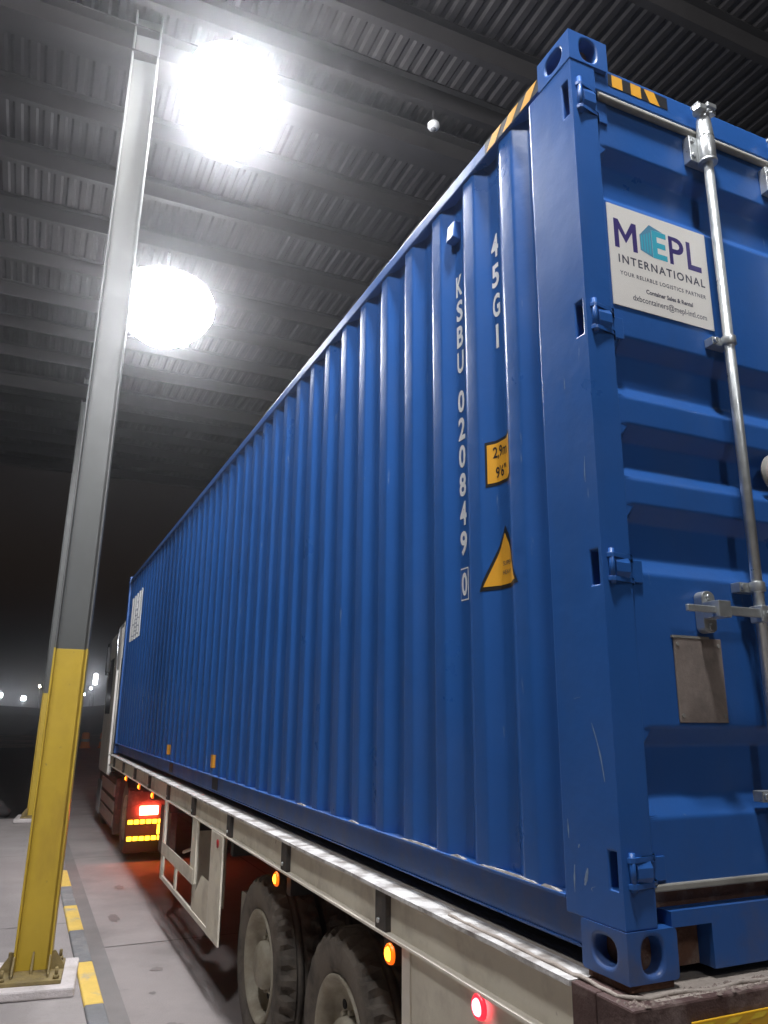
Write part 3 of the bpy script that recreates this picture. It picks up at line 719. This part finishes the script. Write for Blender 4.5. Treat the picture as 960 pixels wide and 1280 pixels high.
# marker lamps along the rail
def marker(x, y, z, mat, lbl, r=.021, face=(-1,0,0), base=True):
    f = Vector(face); c = Vector((x,y,z))
    o = MB().lathe([(0,.012),(r*.55,.0105),(r*.9,.006),(r,0)], c, f, 14).build('marker_lamp', mat, tr, label=lbl)
    MB().lathe([(r*1.5,-.012),(r*1.45,-.002),(r*1.2,.004),(r,.0)], c, f, 18).build('glow_ring', amber_glow if mat is amber_l else red_glow, o)  # weaker emission puts in the coloured glow round the lit core
    o['label'] = lbl; return o
for y in (1.265, 2.745):
    o = marker(XO-.002, y, -.236, amber_l, 'lit amber side marker lamp', .025)
    MB().box((XO+.008,y-.022,-.205),(XO+.014,y+.022,-.189)).build('lamp_tab', dark, o)
    MB().box((XO+.012,y-.022,-.262),(XO+.018,y+.022,-.200)).build('lamp_tab', dark, o)
marker(XO-.000, .622, -.222, red_l, 'lit red marker lamp near the trailer rear', .025)
for y in (7.32, 8.40, 9.71):
    o = marker(XO-.002, y, -.215, amber_l, 'lit amber side marker lamp', .024)
    MB().box((XO+.012,y-.025,-.245),(XO+.018,y+.025,-.189)).build('lamp_tab', dark, o)
# skirt panel behind the axles
sk = MB().box((-.036,.18,-.86),(-.020,1.19,-.191)).build('skirt_panel', cream, tr, .003)
MB().box((-.044,1.125,-.86),(-.0365,1.19,-.191)).build('skirt_edge', brightedge, sk, .002)
# wheels
def tyre_mesh():
    mb = MB(); n = 120; RO, RI, W = .487, .285, .27
    rows = []
    prof = [(RI,.035),(RI+.02,.012),(.36,.0),(.43,-.004),(.462,.010),(.478,.030)]
    rings = prof+[(.484,.045),(.487,.09),(.475,.093),(.475,.102),(.487,.105),(.487,.132),(.475,.135),(.475,.144),(.487,.147),(.487,.20),(.484,.225),(.478,.24),(.462,.26),(.43,.274),(.36,.27),(RI+.02,.258),(RI,.235)]
    vs = []
    for j, (r, h) in enumerate(rings):
        for i in range(n):
            rr = r
            if 5 <= j <= 6 or 15 <= j <= 16:
                if (i//2) % 2: rr = r-.028
            if j in (4, 17) and (i//2) % 2: rr = r-.016
            t_ = 2*math.pi*i/n; vs.append((h, math.cos(t_)*rr, math.sin(t_)*rr))
    m_ = len(rings)
    mb.add(vs, [(j*n+i, (j+1)*n+i, (j+1)*n+(i+1)%n, j*n+(i+1)%n) for j in range(m_-1) for i in range(n)], False)
    for p in range(len(mb.sm)): mb.sm[p] = (p//n) not in (3,4,5,6,15,16,17)
    return mb
def wheel(x, y, sgn, first=None):
    if first is None:
        wroot = MB().cyl((.12,0,0),(.60,0,0),.075,16).build('wheel', dark, tr)
        ty = tyre_mesh().build('tyre', rubber, wroot)
        t2 = ty.copy(); C.objects.link(t2); t2.parent = wroot; t2.location = (.31,0,0)
        MB().lathe([(.292,.036),(.300,.006),(.292,.002),(.275,.010),(.262,.03),(.255,.075),(.235,.105),(.190,.112),(.165,.10),(.15,.085),(.13,.085),(.125,.03),(.11,.012),(.0,.008)], (0,0,0), (1,0,0), 48).build('rim', rimmat, wroot)
        for i in range(10):
            t_ = 2*math.pi*i/10
            c = Vector((.110, math.cos(t_)*.212, math.sin(t_)*.212)); MB().cyl(c-Vector((.006,0,0)), c+Vector((.012,0,0)), .021, 12).build('rim_hole', dark, wroot)
            t_ += .314
            c = Vector((.085, math.cos(t_)*.142, math.sin(t_)*.142)); MB().cyl(c-Vector((.028,0,0)), c, .013, 6).build('wheel_nut', rimmat, wroot)
    else:
        wroot = copy_tree(first, tr)
    wroot.location = (x, y, G+.487); wroot.rotation_euler = (rnd.uniform(0,6), 0, 0 if sgn > 0 else math.pi)
    return wroot
w0 = wheel(.004, 3.27, 1)
for y in (1.955, .64): wheel(.004, y, 1, w0)
for y in (3.27, 1.955, .64): wheel(WID-.004, y, -1, w0)
for y in (3.27, 1.955, .64):
    MB().box((.5,y-.06,G+.42),(WID-.5,y+.06,G+.55)).build('axle', dark, tr, .01)
    MB().box((.62,y-.45,G+.62),(.72,y+.45,G+.70)).build('leaf_spring', dark, tr, .01)
# side guard frame
gd = MB().box((-.060,4.02,-.885),(-.046,4.36,-.191)).build('guard_frame', cream, tr, .003)
mb = MB().box((-.060,4.362,-.885),(-.02,4.385,-.191)); mb.build('guard_post', brightedge, gd, .002)
MB().box((-.056,4.93,-.66),(-.034,5.12,-.191)).build('guard_post', cream, gd, .003)
MB().box((-.060,6.40,-.885),(-.036,6.50,-.191)).build('guard_post', cream, gd, .003)
MB().box((-.058,4.386,-.885),(-.038,6.40,-.845)).build('guard_bar', brightedge, gd, .003)
MB().box((-.064,4.95,-.665),(-.060,6.48,-.553)).build('guard_bar', cream, gd, .002)
MB().box((-.056,5.72,-.845),(-.036,5.78,-.666)).build('guard_post', cream, gd, .002)
mb = MB(); n = 10; vs = []
for i in range(n+1):
    t_ = i/n; vs += [(-.052-.01*math.sin(t_*3), 4.386+.60*(1-t_*.55)*1.0, -.845+.30*t_), (-.052, 4.387, -.845+.30*t_)]
mb.add(vs, [(2*i,2*i+1,2*i+3,2*i+2) for i in range(n)], True); mb.build('guard_sheet', cream, gd)
MB().tube([(.10,6.2,-.62),(.16,5.6,-.47)], .016, 8).build('guard_strut', brightedge, gd)
MB().lathe([(0,.008),(.028,.006),(.03,0)], (-.061,4.16,-.255), (-1,0,0), 14).build('reflector', red_d, gd)
MB().box((.06,3.80,-.93),(.9,3.90,-.52)).build('mud_flap', M('pale_flap', (.34,.30,.25), .8, var=.4, vscale=6, dirt=(.15,.12,.1), damt=.6), tr, .003)
MB().box((.05,5.35,-.95),(.30,5.5,-.30)).build('landing_leg', cream, tr, .004)
MB().box((.02,6.55,-.75),(.08,7.2,-.30)).build('tool_box', darkred, tr, .004)

# ------------------------------------------------------------------ tractor unit
tk = thing('truck_tractor', 'pale truck tractor coupled to the front of the trailer', 'truck')
CX = .005
body = [(12.62,-.42),(12.62,2.02),(12.72,2.12),(14.35,2.05),(14.62,1.2),(14.70,.4),(14.68,-.42)]
mb = MB().prism(body, lambda y,z: (CX,y,z), lambda y,z: (WID-CX,y,z)); mb.build('cab', cabpaint, tk, .05, 4)
defl = [(12.70,2.10),(12.70,2.36),(12.9,2.42),(13.9,2.13)]
MB().prism(defl, lambda y,z: (.12,y,z), lambda y,z: (WID-.12,y,z)).build('wind_deflector', cabpaint, tk, .03, 3)
win = [(13.55,.62),(13.55,1.62),(14.25,1.60),(14.45,.95),(14.45,.62)]
MB().prism(win, lambda y,z: (CX-.003,y,z), lambda y,z: (CX+.02,y,z)).build('side_window', glassd, tk)
MB().box((CX+.03,14.50,.62),(WID-CX-.03,14.68,1.7)).build('windscreen', glassd, tk, .01)
MB().tube([(.02,12.50,-.05),(.02,12.50,.9),(.03,12.49,1.75),(.04,12.47,2.15),(.07,12.45,2.27),(.12,12.44,2.30)], .028, 10).build('air_intake_pipe', cabpaint, tk)
MB().tube([(-.02,12.75,1.35),(-.03,12.9,1.86),(.0,13.0,2.1),(.08,13.05,2.22)], .022, 8).build('grab_rail', chrome, tk)
MB().box((.02,12.42,-.30),(.12,12.60,1.55)).build('rear_fairing', cabdark, tk, .01)
MB().box((-.035,12.60,-.36),(.004,12.95,1.35)).build('side_fairing', cabpaint, tk, .01)
MB().tube([(.0,14.3,1.95),(-.03,14.56,1.95),(-.03,14.58,1.35),(.0,14.5,1.35)], .014, 8).build('mirror_arm', cabdark, tk)
MB().box((-.05,14.55,1.4),(.02,14.60,1.9)).build('mirror', cabdark, tk, .015)
# chassis, side skirt with three pale panels
MB().box((.72,9.4,-.62),(WID-.72,14.4,-.36)).build('chassis', dark, tk, .01)
MB().box((.014,11.40,-1.12),(.55,14.30,-.32)).build('side_tank', cabdark, tk, .03, label='dark side tank with three pale panels')
for z0, z1 in ((-.62,-.445),(-.83,-.685),(-1.05,-.88)):
    MB().box((-.004,11.52,z0),(.014,13.6,z1)).build('tank_panel', steps_m, tk, .006)
MB().box((-.006,13.75,-1.1),(.03,14.35,-.55)).build('step', chrome, tk, .01)
MB().box((0,11.36,-1.14),(.6,11.40,-.34)).build('tank_end', darkred, tk, .01)
def small_wheel(x, y, sgn):
    o = copy_tree(w0, tk); o.location = (x, y, G+.487); o.rotation_euler = (rnd.uniform(0,6), 0, 0 if sgn > 0 else math.pi)
for y in (10.55,13.9):
    small_wheel(.06, y, 1); small_wheel(WID-.06, y, -1)
fl = M('mud_flap_rubber', (.05,.03,.028), .75, var=.4, vscale=5)
MB().box((.0,9.86,-1.17),(.62,9.885,-.35)).build('mud_flap', fl, tk, .004)
MB().box((-.0,9.83,-.58),(.66,9.858,-.40)).build('lamp_bracket', darkred, tk, .004)
# rear wing over the wheel
mb = MB(); n = 14; vs = []
for i in range(n+1):
    t_ = math.pi*(.02+.96*i/n); vs += [(.02,10.55-.62*math.cos(t_),G+.487+.60*math.sin(t_)),(.62,10.55-.62*math.cos(t_),G+.487+.60*math.sin(t_))]
mb.add(vs, [(2*i,2*i+1,2*i+3,2*i+2) for i in range(n)], True); mb.build('wheel_arch', cabdark, tk)
MB().box((.165,9.79,-.70),(.41,9.829,-.585)).build('brake_lamp', brake_l, tk, .01, label='lit red brake lamp')
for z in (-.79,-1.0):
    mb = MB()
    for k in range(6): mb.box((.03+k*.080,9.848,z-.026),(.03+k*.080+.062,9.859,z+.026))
    mb.build('reflective_strip', strip_glow, tk, .003, label='glowing amber reflective strip')
MB().box((.42,9.848,-.955),(.48,9.859,-.83)).build('reflective_strip', strip_glow, tk, .003)
for s, y in ((.30,9.2),): MB().lathe([(0,.01),(.03,.008),(.034,0)], (.62,8.6,-.55), (0,-1,0), 12).build('tail_marker', red_l, tk)

# ------------------------------------------------------------------ far lamps, barrels
def far_lamp(x, y, z, label, hw, hh, mat, cat='street lamp'):
    t = thing('street_lamp', label, cat, (x,y,G), 'lamps far off in the dark')
    MB().cyl((0,0,0),(0,0,z-G-hh),.07,8,r2=.05).build('pole', pole_m, t)
    MB().box((-hw,-.12,z-G-hh),(hw,.12,z-G+hh)).build('lamp_head', mat, t, .05)
    MB().box((-hw*.6,-.05,z-G+hh),(hw*.6,.05,z-G+hh+.1)).build('lamp_cap', pole_m, t)
far_lamp(-4.60,120,2.87, 'bright far lamp at the left edge of the picture, low over the dark field', .30,.28, far_m)
far_lamp(-1.60,120,2.49, 'bright far lamp between the left picture edge and the columns', .30,.28, far_m)
far_lamp(.30,120,4.17, 'small warm far lamp just above the yellow top of the further column', .14,.14, far_warm)
far_lamp(7.62,120,5.35, 'tall narrow far lamp between the nearer column and the truck cab', .26,.75, far_m)
far_lamp(7.40,124,4.15, 'small far lamp directly under the tall narrow one', .16,.14, far_m)
far_lamp(6.24,120,3.18, 'small far lamp right beside the edge of the nearer column', .15,.14, far_m)
far_lamp(9.40,120,2.10, 'faint far lamp beside the truck cab', .10,.10, far_m)
def barrel(x, y, label):
    t = thing('traffic_barrel', label, 'barrel', (x,y,G-.008), 'orange barrels far down the lane')
    MB().lathe([(0,0),(.30,0),(.30,.08),(.25,.09),(.245,.3),(.235,.31),(.23,.55),(.22,.56),(.21,.8),(.12,.86),(.0,.86)], (0,0,0), (0,0,1), 20).build('drum', orange, t)
    MB().lathe([(.247,.36),(.247,.50)], (0,0,0), (0,0,1), 20).build('white_band', white_p, t)
barrel(1.95, 46.5, 'orange barrel far down the lane beside the nearer column')
barrel(2.93, 46.5, 'orange barrel far down the lane beside the truck cab')

# ------------------------------------------------------------------ thin haze box, added to give the lamps their glare halo
hm = bpy.data.materials.new('halo_haze'); hm.use_nodes = True
hn = hm.node_tree; hn.nodes.remove(hn.nodes['Principled BSDF'])
pv = hn.nodes.new('ShaderNodeVolumePrincipled'); pv.inputs['Density'].default_value = HAZE
pv.inputs['Color'].default_value = (.93,.94,.98,1); pv.inputs['Anisotropy'].default_value = .94
hn.links.new(pv.outputs[0], hn.nodes['Material Output'].inputs['Volume'])
hz = MB().box((-320,-320,G-1.2),(320,320,7.7)).build('haze', hm); hz['kind'] = 'stuff'
